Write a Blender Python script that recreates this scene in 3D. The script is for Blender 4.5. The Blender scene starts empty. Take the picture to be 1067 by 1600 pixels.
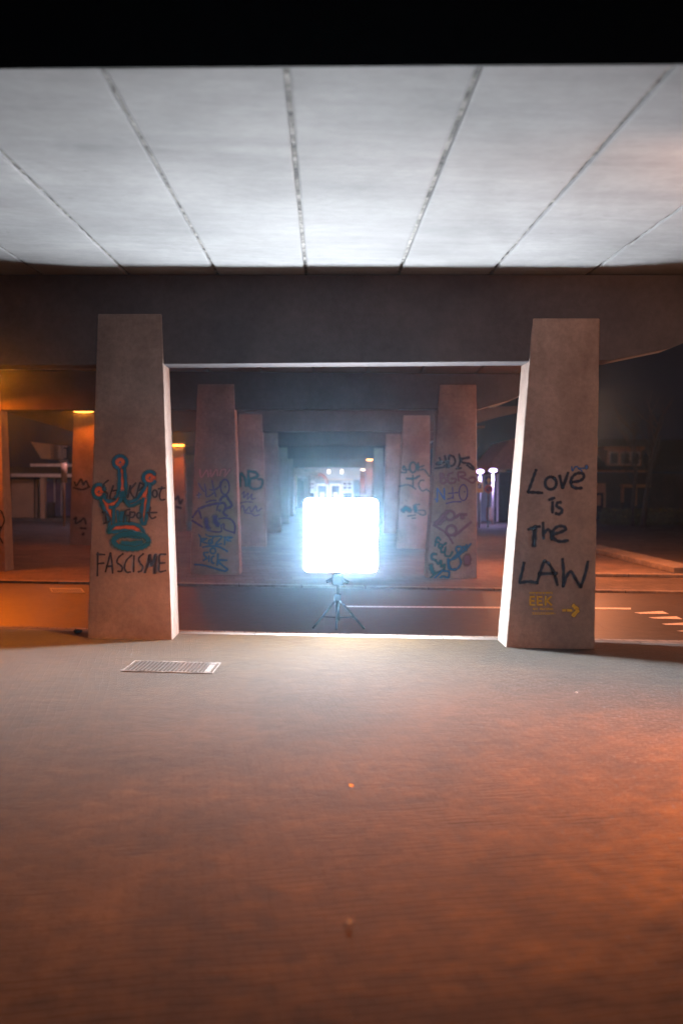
import bpy, bmesh, math, random
from mathutils import Vector, Matrix, Euler
R = math.radians
random.seed(7)
sc = bpy.context.scene
COL = sc.collection

# ------------------------------------------------------------------ camera
F = 1500.0; W0, H0 = 1067.0, 1600.0
cam_d = bpy.data.cameras.new("camera"); cam = bpy.data.objects.new("camera", cam_d); COL.objects.link(cam)
sc.camera = cam
cam_d.sensor_fit = 'VERTICAL'; cam_d.sensor_height = 36.0; cam_d.sensor_width = 24.0
cam_d.lens = 36.0 * F / H0
cam_d.clip_start = 0.05; cam_d.clip_end = 2000
CAMZ = 1.5
yaw = math.atan((W0 / 2 - 506) / F); pitch = math.atan((800 - 755) / F); roll = R(0.3)
CR = Matrix.Rotation(-yaw, 3, 'Z') @ Matrix.Rotation(math.pi / 2 - pitch, 3, 'X') @ Matrix.Rotation(roll, 3, 'Z')
CP = Vector((0, 0, CAMZ))
cam.matrix_world = Matrix.Translation(CP) @ CR.to_4x4()
cam_d.dof.use_dof = True; cam_d.dof.focus_distance = 9.4; cam_d.dof.aperture_fstop = 1.1

# ------------------------------------------------------------------ world: night sky
wd = bpy.data.worlds.new("World"); sc.world = wd; wd.use_nodes = True
wn = wd.node_tree.nodes; wl = wd.node_tree.links
bg = wn['Background']
tcw = wn.new('ShaderNodeTexCoord'); sep = wn.new('ShaderNodeSeparateXYZ'); rmp = wn.new('ShaderNodeValToRGB')
wl.new(tcw.outputs['Generated'], sep.inputs[0]); wl.new(sep.outputs['Z'], rmp.inputs[0]); wl.new(rmp.outputs[0], bg.inputs['Color'])
rmp.color_ramp.elements[0].position = 0.0; rmp.color_ramp.elements[0].color = (0.0028, 0.0034, 0.0095, 1)
rmp.color_ramp.elements[1].position = 0.6; rmp.color_ramp.elements[1].color = (0.0012, 0.0012, 0.0035, 1)
bg.inputs['Strength'].default_value = 0.5

sc.view_settings.view_transform = 'Standard'; sc.view_settings.look = 'None'
sc.view_settings.exposure = 0.0; sc.view_settings.gamma = 1.0
sc.cycles.use_denoising = True
sc.cycles.max_bounces = 8; sc.cycles.diffuse_bounces = 4; sc.cycles.volume_bounces = 0
sc.cycles.use_adaptive_sampling = True; sc.cycles.adaptive_threshold = 0.02
sc.cycles.transparent_max_bounces = 24
sc.cycles.sample_clamp_indirect = 4.0
sc.cycles.caustics_reflective = False; sc.cycles.caustics_refractive = False

SODIUM = (1.0, 0.165, 0.003)
P_PANEL = 425.0      # softbox radiance
P_NEAR = 6200.0       # street lamp beside the photographer

# ------------------------------------------------------------------ helpers
def ray(px, py):
    return CR @ Vector(((px - W0 / 2) / F, (H0 / 2 - py) / F, -1.0))
K = 0.12                       # the portals stand slightly skewed to the axis
def P(px, py, Y0, k=K):
    "photo measurement -> point on the upright plane y = Y0 - k x"
    d = ray(px, py); t = Y0 / (d.y + k * d.x); return CP + d * t
def G(px, py, z=0.0):
    d = ray(px, py); t = (z - CAMZ) / d.z; return CP + d * t
def RP(px, py, p0, n):
    d = ray(px, py); t = (p0 - CP).dot(n) / d.dot(n); return CP + d * t

def tag(o, label=None, cat=None, group=None, kind=None):
    if label: o['label'] = label
    if cat: o['category'] = cat
    if group: o['group'] = group
    if kind: o['kind'] = kind
    return o
def empty(name, loc, label, cat, group=None):
    o = bpy.data.objects.new(name, None); COL.objects.link(o); o.location = loc; o.empty_display_size = 0.2
    return tag(o, label, cat, group)
def link(name, bm, mat, parent=None, smooth=False):
    me = bpy.data.meshes.new(name)
    bmesh.ops.recalc_face_normals(bm, faces=bm.faces)
    if parent is not None:
        off = Vector((0, 0, 0)); p = parent
        while p is not None: off += Vector(p.location); p = p.parent
        bmesh.ops.translate(bm, verts=bm.verts, vec=-off)
    bm.to_mesh(me); bm.free()
    for f in me.polygons: f.use_smooth = smooth
    o = bpy.data.objects.new(name, me); COL.objects.link(o)
    if mat: me.materials.append(mat)
    if parent is not None: o.parent = parent
    return o
def NB(): return bmesh.new()
def box(bm, x0, x1, y0, y1, z0, z1, bev=0):
    vs = [bm.verts.new((x, y, z)) for x in (x0, x1) for y in (y0, y1) for z in (z0, z1)]
    fs = [bm.faces.new([vs[i] for i in q]) for q in ((0,1,3,2),(4,6,7,5),(0,4,5,1),(2,3,7,6),(0,2,6,4),(1,5,7,3))]
    if bev:
        es = list({e for f in fs for e in f.edges})
        bmesh.ops.bevel(bm, geom=es, offset=bev, segments=2, affect='EDGES', profile=0.6)
    return vs
def hexa(bm, b, t, bev=0):
    "b, t: four bottom and four top points in the same order"
    vb = [bm.verts.new(p) for p in b]; vt = [bm.verts.new(p) for p in t]; n = len(b)
    fs = [bm.faces.new(vb[::-1]), bm.faces.new(vt)]
    for i in range(n): fs.append(bm.faces.new((vb[i], vb[(i+1) % n], vt[(i+1) % n], vt[i])))
    if bev:
        es = list({e for f in fs for e in f.edges})
        bmesh.ops.bevel(bm, geom=es, offset=bev, segments=2, affect='EDGES', profile=0.6)
def tube(bm, pts, r, seg=10, r2=None, caps=True):
    pts = [Vector(p) for p in pts]; rings = []; n = len(pts)
    for i, p in enumerate(pts):
        d = (pts[min(i+1, n-1)] - pts[max(i-1, 0)]).normalized()
        a = d.cross(Vector((0, 0, 1)));
        if a.length < 1e-3: a = d.cross(Vector((1, 0, 0)))
        a.normalize(); b = d.cross(a)
        rr = r if r2 is None else r + (r2 - r) * i / (n - 1)
        rings.append([bm.verts.new(p + a * rr * math.cos(t) + b * rr * math.sin(t)) for t in [2*math.pi*k/seg for k in range(seg)]])
    for A, B in zip(rings, rings[1:]):
        for k in range(seg): bm.faces.new((A[k], A[(k+1) % seg], B[(k+1) % seg], B[k]))
    if caps: bm.faces.new(rings[0][::-1]); bm.faces.new(rings[-1])
def bpx(bm, x0, y0, x1, y1, Y, depth=0.05, bev=0):
    "box whose front face is measured in the photograph at distance Y"
    a = P(x0, y0, Y, 0); b = P(x1, y1, Y, 0)
    box(bm, min(a.x, b.x), max(a.x, b.x), Y, Y + depth, min(a.z, b.z), max(a.z, b.z), bev)

# ------------------------------------------------------------------ materials
def new_mat(name):
    m = bpy.data.materials.new(name); m.use_nodes = True
    nt = m.node_tree; return m, nt, nt.nodes['Principled BSDF']
def N(nt, typ, **kw):
    n = nt.nodes.new(typ)
    for k, v in kw.items():
        if k in n.inputs: n.inputs[k].default_value = v
        else: setattr(n, k, v)
    return n
def concrete(name, c1, c2, stain=(0.10, 0.07, 0.055), scale=1.0, rough=0.88, board=0.0, bump=0.35, stain_amt=0.45, fine=0.55, streak=None):
    m, nt, b = new_mat(name); L = nt.links
    tc = N(nt, 'ShaderNodeTexCoord'); geo = N(nt, 'ShaderNodeNewGeometry')
    n1 = N(nt, 'ShaderNodeTexNoise', Scale=1.6 * scale, Detail=9.0, Roughness=0.62)
    n2 = N(nt, 'ShaderNodeTexNoise', Scale=22.0 * scale, Detail=6.0, Roughness=0.7)
    n3 = N(nt, 'ShaderNodeTexNoise', Scale=0.7 * scale, Detail=6.0, Roughness=0.65, Distortion=0.6)
    n4 = N(nt, 'ShaderNodeTexNoise', Scale=150.0, Detail=3.0)
    for n in (n1, n2, n3, n4): L.new(geo.outputs['Position'], n.inputs['Vector'])
    r1 = N(nt, 'ShaderNodeValToRGB'); r1.color_ramp.elements[0].position = 0.33; r1.color_ramp.elements[1].position = 0.68
    r1.color_ramp.elements[0].color = (*c1, 1); r1.color_ramp.elements[1].color = (*c2, 1)
    L.new(n1.outputs[0], r1.inputs[0])
    mx = N(nt, 'ShaderNodeMix', data_type='RGBA', blend_type='MULTIPLY'); mx.inputs[0].default_value = fine
    r2 = N(nt, 'ShaderNodeValToRGB'); r2.color_ramp.elements[0].position = 0.3; r2.color_ramp.elements[1].position = 0.62
    r2.color_ramp.elements[0].color = (0.55, 0.54, 0.53, 1); r2.color_ramp.elements[1].color = (1, 1, 1, 1)
    L.new(n2.outputs[0], r2.inputs[0]); L.new(r1.outputs[0], mx.inputs[6]); L.new(r2.outputs[0], mx.inputs[7])
    r3 = N(nt, 'ShaderNodeValToRGB'); r3.color_ramp.elements[0].position = 0.50; r3.color_ramp.elements[1].position = 0.72
    L.new(n3.outputs[0], r3.inputs[0])
    mu = N(nt, 'ShaderNodeMath', operation='MULTIPLY'); mu.inputs[1].default_value = stain_amt; L.new(r3.outputs[0], mu.inputs[0])
    mx2 = N(nt, 'ShaderNodeMix', data_type='RGBA'); L.new(mu.outputs[0], mx2.inputs[0]); L.new(mx.outputs[2], mx2.inputs[6]); mx2.inputs[7].default_value = (*stain, 1)
    out = mx2.outputs[2]
    if streak:
        mp = N(nt, 'ShaderNodeMapping'); mp.inputs['Scale'].default_value = streak; L.new(geo.outputs['Position'], mp.inputs['Vector'])
        n5 = N(nt, 'ShaderNodeTexNoise', Scale=1.0, Detail=8.0, Roughness=0.7, Distortion=0.4); L.new(mp.outputs[0], n5.inputs['Vector'])
        r5 = N(nt, 'ShaderNodeValToRGB'); r5.color_ramp.elements[0].position = 0.3; r5.color_ramp.elements[1].position = 0.6
        r5.color_ramp.elements[0].color = (0.66, 0.65, 0.67, 1); r5.color_ramp.elements[1].color = (1, 1, 1, 1); L.new(n5.outputs[0], r5.inputs[0])
        m5 = N(nt, 'ShaderNodeMix', data_type='RGBA', blend_type='MULTIPLY'); m5.inputs[0].default_value = 0.5; L.new(out, m5.inputs[6]); L.new(r5.outputs[0], m5.inputs[7])
        n6 = N(nt, 'ShaderNodeTexVoronoi', Scale=2.3); L.new(geo.outputs['Position'], n6.inputs['Vector'])
        r6 = N(nt, 'ShaderNodeValToRGB'); r6.color_ramp.elements[0].position = 0.012; r6.color_ramp.elements[1].position = 0.05
        r6.color_ramp.elements[0].color = (0.62, 0.6, 0.6, 1); r6.color_ramp.elements[1].color = (1, 1, 1, 1); L.new(n6.outputs['Distance'], r6.inputs[0])
        m6 = N(nt, 'ShaderNodeMix', data_type='RGBA', blend_type='MULTIPLY'); m6.inputs[0].default_value = 0.6; L.new(m5.outputs[2], m6.inputs[6]); L.new(r6.outputs[0], m6.inputs[7])
        out = m6.outputs[2]
    L.new(out, b.inputs['Base Color'])
    b.inputs['Roughness'].default_value = rough
    ad = N(nt, 'ShaderNodeMath', operation='ADD'); L.new(n2.outputs[0], ad.inputs[0])
    m4 = N(nt, 'ShaderNodeMath', operation='MULTIPLY'); m4.inputs[1].default_value = 0.6; L.new(n4.outputs[0], m4.inputs[0]); L.new(m4.outputs[0], ad.inputs[1])
    bp = N(nt, 'ShaderNodeBump', Strength=bump, Distance=0.006); L.new(ad.outputs[0], bp.inputs['Height']); L.new(bp.outputs[0], b.inputs['Normal'])
    return m
def plain(name, col, rough=0.6, metal=0.0, noise=0.25, nscale=12.0):
    m, nt, b = new_mat(name); L = nt.links
    geo = N(nt, 'ShaderNodeNewGeometry'); n = N(nt, 'ShaderNodeTexNoise', Scale=nscale, Detail=5.0); L.new(geo.outputs['Position'], n.inputs['Vector'])
    r = N(nt, 'ShaderNodeValToRGB'); r.color_ramp.elements[0].position = 0.3; r.color_ramp.elements[1].position = 0.7
    r.color_ramp.elements[0].color = (*[c * (1 - noise) for c in col], 1); r.color_ramp.elements[1].color = (*[min(1, c * (1 + noise * 0.5)) for c in col], 1)
    L.new(n.outputs[0], r.inputs[0]); L.new(r.outputs[0], b.inputs['Base Color'])
    b.inputs['Roughness'].default_value = rough; b.inputs['Metallic'].default_value = metal
    return m
def emit(name, col, s):
    m, nt, b = new_mat(name)
    b.inputs['Base Color'].default_value = (0.8, 0.8, 0.8, 1)
    b.inputs['Emission Color'].default_value = (*col, 1); b.inputs['Emission Strength'].default_value = s
    return m
def spray(name, col):
    "paint that thins out towards the edge of every stroke"
    m, nt, b = new_mat(name); L = nt.links
    b.inputs['Base Color'].default_value = (*col, 1); b.inputs['Roughness'].default_value = 0.8; b.inputs['Specular IOR Level'].default_value = 0.15
    at = N(nt, 'ShaderNodeAttribute', attribute_name='fade')
    geo = N(nt, 'ShaderNodeNewGeometry'); n = N(nt, 'ShaderNodeTexNoise', Scale=90.0, Detail=4.0); L.new(geo.outputs['Position'], n.inputs['Vector'])
    mr = N(nt, 'ShaderNodeMapRange'); mr.inputs['From Min'].default_value = 0.25; mr.inputs['From Max'].default_value = 0.6; mr.inputs['To Min'].default_value = 0.8; mr.inputs['To Max'].default_value = 1.0
    L.new(n.outputs[0], mr.inputs['Value'])
    mu = N(nt, 'ShaderNodeMath', operation='MULTIPLY'); L.new(at.outputs['Fac'], mu.inputs[0]); L.new(mr.outputs[0], mu.inputs[1])
    L.new(mu.outputs[0], b.inputs['Alpha'])
    return m
def paving(name, c1, c2, mortar, bw, bh, rot=0.0, bump=0.6, gloss=0.8, stain=0.5, sheen=0.0):
    m, nt, b = new_mat(name); L = nt.links
    geo = N(nt, 'ShaderNodeNewGeometry'); mp = N(nt, 'ShaderNodeMapping'); mp.inputs['Rotation'].default_value = (0, 0, rot)
    L.new(geo.outputs['Position'], mp.inputs['Vector'])
    wob = N(nt, 'ShaderNodeTexNoise', Scale=3.0, Detail=2.0); L.new(geo.outputs['Position'], wob.inputs['Vector'])
    wm = N(nt, 'ShaderNodeMix', data_type='RGBA', blend_type='LINEAR_LIGHT'); wm.inputs[0].default_value = 0.03
    L.new(mp.outputs[0], wm.inputs[6]); L.new(wob.outputs['Color'], wm.inputs[7])
    br = N(nt, 'ShaderNodeTexBrick'); L.new(wm.outputs[2], br.inputs['Vector'])
    br.inputs['Scale'].default_value = 1.0; br.inputs['Brick Width'].default_value = bw; br.inputs['Row Height'].default_value = bh
    br.inputs['Mortar Size'].default_value = 0.007 if bw > .15 else 0.004; br.inputs['Mortar Smooth'].default_value = 0.6; br.inputs['Bias'].default_value = 0.0
    br.inputs['Color1'].default_value = (*c1, 1); br.inputs['Color2'].default_value = (*c2, 1); br.inputs['Mortar'].default_value = (*mortar, 1)
    n1 = N(nt, 'ShaderNodeTexNoise', Scale=0.9, Detail=8.0, Roughness=0.65, Distortion=0.8); L.new(geo.outputs['Position'], n1.inputs['Vector'])
    n2 = N(nt, 'ShaderNodeTexNoise', Scale=9.0, Detail=6.0, Roughness=0.7); L.new(geo.outputs['Position'], n2.inputs['Vector'])
    r1 = N(nt, 'ShaderNodeValToRGB'); r1.color_ramp.elements[0].position = 0.32; r1.color_ramp.elements[1].position = 0.7
    r1.color_ramp.elements[0].color = (1 - stain, 1 - stain, 1 - stain, 1); r1.color_ramp.elements[1].color = (1, 1, 1, 1)
    L.new(n1.outputs[0], r1.inputs[0])
    r2 = N(nt, 'ShaderNodeValToRGB'); r2.color_ramp.elements[0].position = 0.3; r2.color_ramp.elements[1].position = 0.75
    r2.color_ramp.elements[0].color = (0.5, 0.5, 0.5, 1); r2.color_ramp.elements[1].color = (1.35, 1.35, 1.35, 1); L.new(n2.outputs[0], r2.inputs[0])
    m1 = N(nt, 'ShaderNodeMix', data_type='RGBA', blend_type='MULTIPLY'); m1.inputs[0].default_value = 1; L.new(br.outputs['Color'], m1.inputs[6]); L.new(r1.outputs[0], m1.inputs[7])
    m2 = N(nt, 'ShaderNodeMix', data_type='RGBA', blend_type='MULTIPLY'); m2.inputs[0].default_value = 0.8; L.new(m1.outputs[2], m2.inputs[6]); L.new(r2.outputs[0], m2.inputs[7])
    L.new(m2.outputs[2], b.inputs['Base Color']); b.inputs['Roughness'].default_value = gloss; b.inputs['Specular IOR Level'].default_value = 0.025 if sheen else 0.2
    b.inputs['Sheen Weight'].default_value = sheen; b.inputs['Sheen Roughness'].default_value = 0.22
    # height: joints, uneven bricks, grain
    bw_ = N(nt, 'ShaderNodeRGBToBW'); L.new(br.outputs['Color'], bw_.inputs[0])
    iv = N(nt, 'ShaderNodeMath', operation='SUBTRACT'); iv.inputs[0].default_value = 1.0; L.new(br.outputs['Fac'], iv.inputs[1])
    a1 = N(nt, 'ShaderNodeMath', operation='MULTIPLY_ADD'); L.new(bw_.outputs[0], a1.inputs[0]); a1.inputs[1].default_value = 6.0; L.new(iv.outputs[0], a1.inputs[2])
    a2 = N(nt, 'ShaderNodeMath', operation='MULTIPLY_ADD'); L.new(n2.outputs[0], a2.inputs[0]); a2.inputs[1].default_value = 1.2; L.new(a1.outputs[0], a2.inputs[2])
    bp = N(nt, 'ShaderNodeBump', Strength=bump, Distance=0.008); L.new(a2.outputs[0], bp.inputs['Height']); L.new(bp.outputs[0], b.inputs['Normal'])
    return m

M = {}
M['pier'] = concrete('pier_concrete', (0.19, 0.135, 0.112), (0.33, 0.25, 0.215), stain=(0.13, 0.075, 0.058), bump=0.5, streak=(3.0, 3.0, 0.7))
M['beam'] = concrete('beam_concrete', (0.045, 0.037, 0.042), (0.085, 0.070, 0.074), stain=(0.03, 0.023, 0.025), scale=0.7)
M['deck'] = concrete('deck_concrete', (0.235, 0.235, 0.242), (0.345, 0.343, 0.35), stain=(0.165, 0.155, 0.155), scale=0.55, bump=0.12, stain_amt=0.55, fine=0.25, streak=(0.6, 3.5, 1.0))
M['joint'] = concrete('joint_filler', (0.03, 0.028, 0.03), (0.42, 0.40, 0.38), stain=(0.02, 0.02, 0.025), scale=5.0, stain_amt=0.9, bump=0.8)
M['plaza'] = paving('plaza_paving', (0.058, 0.036, 0.015), (0.042, 0.026, 0.011), (0.040, 0.025, 0.010), 0.115, 0.042, rot=R(-9), bump=0.32, gloss=0.95, sheen=0.44)
M['walk'] = paving('walk_paving', (0.14, 0.11, 0.095), (0.095, 0.075, 0.063), (0.045, 0.038, 0.03), 0.3, 0.3, rot=R(-7), bump=0.5)
M['asphalt'] = paving('asphalt', (0.052, 0.042, 0.037), (0.044, 0.035, 0.031), (0.047, 0.038, 0.033), 3.0, 2.0, bump=0.5, gloss=0.55, stain=0.3)
M['kerb'] = paving('kerb_concrete', (0.27, 0.24, 0.22), (0.20, 0.175, 0.16), (0.04, 0.035, 0.03), 0.9, 30.0, rot=R(-6.8), bump=0.4, stain=0.45)
M['gutter'] = paving('gutter_bricks', (0.42, 0.37, 0.33), (0.36, 0.32, 0.28), (0.03, 0.028, 0.025), 0.105, 0.4, rot=R(-6.8), bump=0.7, stain=0.25)
M['paint'] = plain('road_paint', (0.72, 0.70, 0.66), 0.6, noise=0.3, nscale=25)
M['earth'] = plain('rough_ground', (0.05, 0.055, 0.035), 0.95, noise=0.5, nscale=3)
M['steel'] = plain('galvanised_steel', (0.19, 0.19, 0.195), 0.38, 0.75)
M['dark'] = plain('dark_void', (0.015, 0.014, 0.014), 0.9)
M['black'] = plain('black_plastic', (0.008, 0.009, 0.010), 0.9)
M['fabric'] = plain('black_fabric', (0.015, 0.015, 0.017), 0.8)
for k_ in ('black', 'fabric'): M[k_].node_tree.nodes['Principled BSDF'].inputs['Specular IOR Level'].default_value = 0.06
M['white'] = plain('white_paint', (0.72, 0.71, 0.70), 0.5)
M['cream'] = plain('cream_panel', (0.48, 0.36, 0.24), 0.7, noise=0.15, nscale=2)
M['brick_dark'] = paving('dark_brick', (0.075, 0.055, 0.05), (0.06, 0.045, 0.042), (0.05, 0.045, 0.04), 0.22, 0.07, bump=0.4)
M['roof'] = plain('roof_tiles', (0.035, 0.034, 0.038), 0.8)
M['timber'] = plain('painted_timber', (0.42, 0.24, 0.13), 0.6)
M['glass'] = plain('window_glass', (0.03, 0.035, 0.05), 0.12, noise=0.1)
M['violet'] = plain('shop_window', (0.10, 0.08, 0.17), 0.2, noise=0.4, nscale=3)
M['bark'] = plain('bark', (0.045, 0.036, 0.034), 0.9, noise=0.4, nscale=30)
M['blossom'] = plain('pale_twigs', (0.65, 0.50, 0.50), 0.8)
M['leaf'] = plain('hedge_leaf', (0.07, 0.08, 0.03), 0.7, noise=0.5, nscale=8)
M['leaf_gold'] = plain('golden_leaf', (0.45, 0.27, 0.05), 0.6)
M['sign_blue'] = plain('sign_blue', (0.012, 0.035, 0.16), 0.4, noise=0.05)
M['sign_red'] = plain('sign_red', (0.5, 0.06, 0.03), 0.4, noise=0.05)
M['sign_yellow'] = plain('sign_yellow', (0.75, 0.55, 0.22), 0.45, noise=0.05)
M['house_grey'] = plain('grey_render_wall', (0.22, 0.25, 0.27), 0.8, noise=0.15, nscale=1)
M['brick_pink'] = plain('pink_brick', (0.40, 0.2, 0.17), 0.8)
M['panel'] = emit('softbox_diffuser', (0.86, 0.94, 1.0), P_PANEL)
M['lens_na'] = emit('sodium_lens', (1.0, 0.36, 0.05), 7.0)
M['lens_violet'] = emit('violet_lens', (0.62, 0.45, 1.0), 9.0)
M['lens_warm'] = emit('warm_lens', (1.0, 0.80, 0.6), 2.2)
M['sp_navy'] = spray('spray_navy', (0.010, 0.010, 0.026))
M['sp_black'] = spray('spray_black', (0.022, 0.015, 0.022))
M['sp_teal'] = spray('spray_teal', (0.004, 0.105, 0.22))
M['sp_orange'] = spray('spray_orange', (0.55, 0.115, 0.03))
M['sp_yellow'] = spray('spray_yellow', (0.50, 0.33, 0.015))
M['sp_violet'] = spray('spray_violet', (0.05, 0.035, 0.16))
M['sp_green'] = spray('spray_green', (0.008, 0.09, 0.095))
M['sp_mauve'] = spray('spray_mauve', (0.15, 0.07, 0.09))
M['sp_blue'] = spray('spray_blue', (0.03, 0.10, 0.30))
M['sp_pink'] = spray('spray_pink', (0.42, 0.22, 0.21))

# ------------------------------------------------------------------ ground
ZR = -0.035                                     # road level
def strip(name, mat, ya, yb, z, x0=-60, x1=60, k=K, thick=0):
    bm = NB()
    pts = [(x0, ya - k * x0), (x1, ya - k * x1), (x1, yb - k * x1), (x0, yb - k * x0)]
    if thick: hexa(bm, [(x, y, z - thick) for x, y in pts], [(x, y, z) for x, y in pts], bev=0.012)
    else:
        n = 40
        for i in range(n):
            xa = x0 + (x1 - x0) * i / n; xb = x0 + (x1 - x0) * (i + 1) / n
            bm.faces.new([bm.verts.new((x, y, z)) for x, y in ((xa, ya - k*xa), (xb, ya - k*xb), (xb, yb - k*xb), (xa, yb - k*xa))])
    return tag(link(name, bm, mat), kind='structure')
YK = 9.36                                      # near kerb line at x = 0
YF = 14.0                                      # far kerb line
strip('ground', M['earth'], -400, 900, -0.25, -500, 500, 0)
strip('plaza_pavement', M['plaza'], -12, YK, 0.0, -40, 40)
strip('kerb', M['kerb'], YK + 0.002, YK + 0.14, 0.002, -40, 40, thick=0.25)
strip('gutter', M['gutter'], YK + 0.145, YK + 0.42, ZR + 0.004, -40, 40)
strip('road', M['asphalt'], YK + 0.14, YF, ZR, -40, 40)
strip('kerb', M['kerb'], YF + 0.002, YF + 0.16, 0.0, -40, 40, thick=0.25)
strip('pavement', M['walk'], YF + 0.162, 60, -0.002, -40, 40)

# ------------------------------------------------------------------ strokes of paint
def catmull(pts, n=6):
    if len(pts) < 3: return [Vector(p) for p in pts]
    v = [Vector(p) for p in pts]; v = [v[0] * 2 - v[1]] + v + [v[-1] * 2 - v[-2]]; out = []
    for i in range(1, len(v) - 2):
        for j in range(n):
            t = j / n; a, b, c, d = v[i-1], v[i], v[i+1], v[i+2]
            out.append(0.5 * ((2*b) + (c-a)*t + (2*a-5*b+4*c-d)*t*t + (3*b-a-3*c+d)*t**3))
    out.append(v[-2]); return out
def circ(cx, cy, rx, ry=None, a0=0, a1=360, n=18):
    ry = ry or rx
    return [(cx + rx * math.cos(R(a0 + (a1 - a0) * i / n)), cy + ry * math.sin(R(a0 + (a1 - a0) * i / n))) for i in range(n + 1)]
def graffiti(parent, plane, origin, s, groups, label):
    """plane=(point,normal) of the pier face. groups: (material, width, [strokes in enlargement units])"""
    p0, n0 = plane
    for mat, w, strokes in groups:
        bm = NB(); lay = bm.verts.layers.float.new('fade'); lift = 0.003 + 0.0008 * random.random()
        if mat in ('sp_teal',): lift += 0.004
        for st in strokes:
            ww = w
            if isinstance(st, tuple): ww, st = st
            ww *= 1.32 * (1.08 if s < 0.14 else 1.0)
            pts = catmull(st)
            if len(pts) == 2:
                a, b = pts; pts = [a.lerp(b, i / 6) for i in range(7)]
            # round ends
            d0 = (pts[0] - pts[1]).normalized(); d1 = (pts[-1] - pts[-2]).normalized()
            pts = [pts[0] + d0 * ww * .5] + pts + [pts[-1] + d1 * ww * .5]
            rows = []
            lift += 0.0006
            ph = random.random() * 9
            for i, q in enumerate(pts):
                a = pts[max(i-1, 0)]; b = pts[min(i+1, len(pts)-1)]
                t = (b - a)
                if t.length < 1e-6: t = Vector((1, 0))
                t.normalize(); nn = Vector((-t.y, t.x))
                wi = ww * (0.5 + 0.07 * math.sin(i * 1.3 + ph))
                cap = 0.0 if i in (0, len(pts) - 1) else 1.0
                if cap == 0: wi *= 0.45
                row = []
                for k, al in ((-1.45, 0), (-0.6, 1), (0.6, 1), (1.45, 0)):
                    px = origin[0] + (q.x + nn.x * wi * k) * s; py = origin[1] + (q.y + nn.y * wi * k) * s
                    v = bm.verts.new(RP(px, py, p0, n0) + n0 * (lift + i * 0.00003)); v[lay] = al * cap; row.append(v)
                rows.append(row)
            for A, B in zip(rows, rows[1:]):
                for k in range(3):
                    try: bm.faces.new((A[k], A[k+1], B[k+1], B[k]))
                    except ValueError: pass
        o = link('graffiti', bm, M[mat], parent)
        if label: o['label'] = label[mat] if isinstance(label, dict) else label
    return

# ------------------------------------------------------------------ deck plane over the first bay
Y1, Y2, Y3, Y4, Y5, Y6, Y7 = 8.95, 15.45, 22.3, 29.0, 36.0, 43.0, 50.0
CS = 0.022
pa = P(200, 428, Y1 + 0.12); pb = P(918, 428, Y1 + 0.12)
bs = ((pb.z - CS * pb.y) - (pa.z - CS * pa.y)) / (pb.x - pa.x); da = pa.z - CS * pa.y - bs * pa.x
def deck_z(x, y): return da + bs * x + CS * y
dn = Vector((-bs, -CS, 1)); dp = Vector((0, 0, da))
def D(px, py): return RP(px, py, dp, dn)
joints = [D(px, 428).x for px in (200, 340, 478, 622, 765, 918)]
step = (joints[-1] - joints[0]) / 5
joints = [joints[0] - step * i for i in range(7, 0, -1)] + joints + [joints[-1] + step * i for i in (1, 2)]
fe0, fe1 = D(0, 105), D(1060, 98)
fk = (fe1.y - fe0.y) / (fe1.x - fe0.x)
def front_y(x): return fe0.y + fk * (x - fe0.x)

deck = empty('bridge_deck', (0, Y1, 3.5), 'pale concrete viaduct deck of long slabs overhead with dark joints between them', 'bridge deck')
def slab(xa, xb, ya, yb, zf, name='deck_slab', mat=None):
    "ya, yb: functions of x; zf(x,y)"
    bm = NB(); T = 0.4
    q = [(xa, ya(xa)), (xb, ya(xb)), (xb, yb(xb)), (xa, yb(xa))]
    hexa(bm, [(x, y, zf(x, y)) for x, y in q], [(x, y, zf(x, y) + T) for x, y in q], bev=0.018)
    return link(name, bm, mat or M['deck'], deck)
gap = 0.012
for i in range(len(joints) - 1):
    dz = random.uniform(-0.006, 0.006)
    slab(joints[i] + gap, joints[i+1] - gap, front_y, lambda x: Y1 + 0.3 - K * x, lambda x, y: deck_z(x, y) + dz)
M['shade_black'] = concrete('shade_black_concrete', (0.012, 0.011, 0.012), (0.03, 0.028, 0.03), stain=(0.01, 0.01, 0.01))  # near-black shade put into a fascia added over the slab ends
bm = NB(); xa, xb = joints[0], joints[-1]
hexa(bm, [(xa, front_y(xa) - .02, deck_z(xa, front_y(xa)) - .012), (xb, front_y(xb) - .02, deck_z(xb, front_y(xb)) - .012), (xb, front_y(xb) - .004, deck_z(xb, front_y(xb)) - .012), (xa, front_y(xa) - .004, deck_z(xa, front_y(xa)) - .012)],
     [(xa, front_y(xa) - .02, 4.6), (xb, front_y(xb) - .02, 4.6), (xb, front_y(xb) - .004, 4.6), (xa, front_y(xa) - .004, 4.6)])
link('shade_fascia', bm, M['shade_black'], deck)
# joint filler recessed in the gaps
for x in joints[1:-1]:
    bm = NB(); n = 60; rows = []
    for j in range(n + 1):
        y = front_y(x) + (Y1 + 0.25 - K * x - front_y(x)) * j / n
        h = 0.010 + random.uniform(-0.004, 0.012)
        rows.append([bm.verts.new((x + sx * 0.013, y, deck_z(x, y) + h + abs(sx) * 0.002)) for sx in (-1, 1)])
    for A, B in zip(rows, rows[1:]): bm.faces.new((A[0], A[1], B[1], B[0]))
    link('joint_filler', bm, M['joint'], deck)

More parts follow.
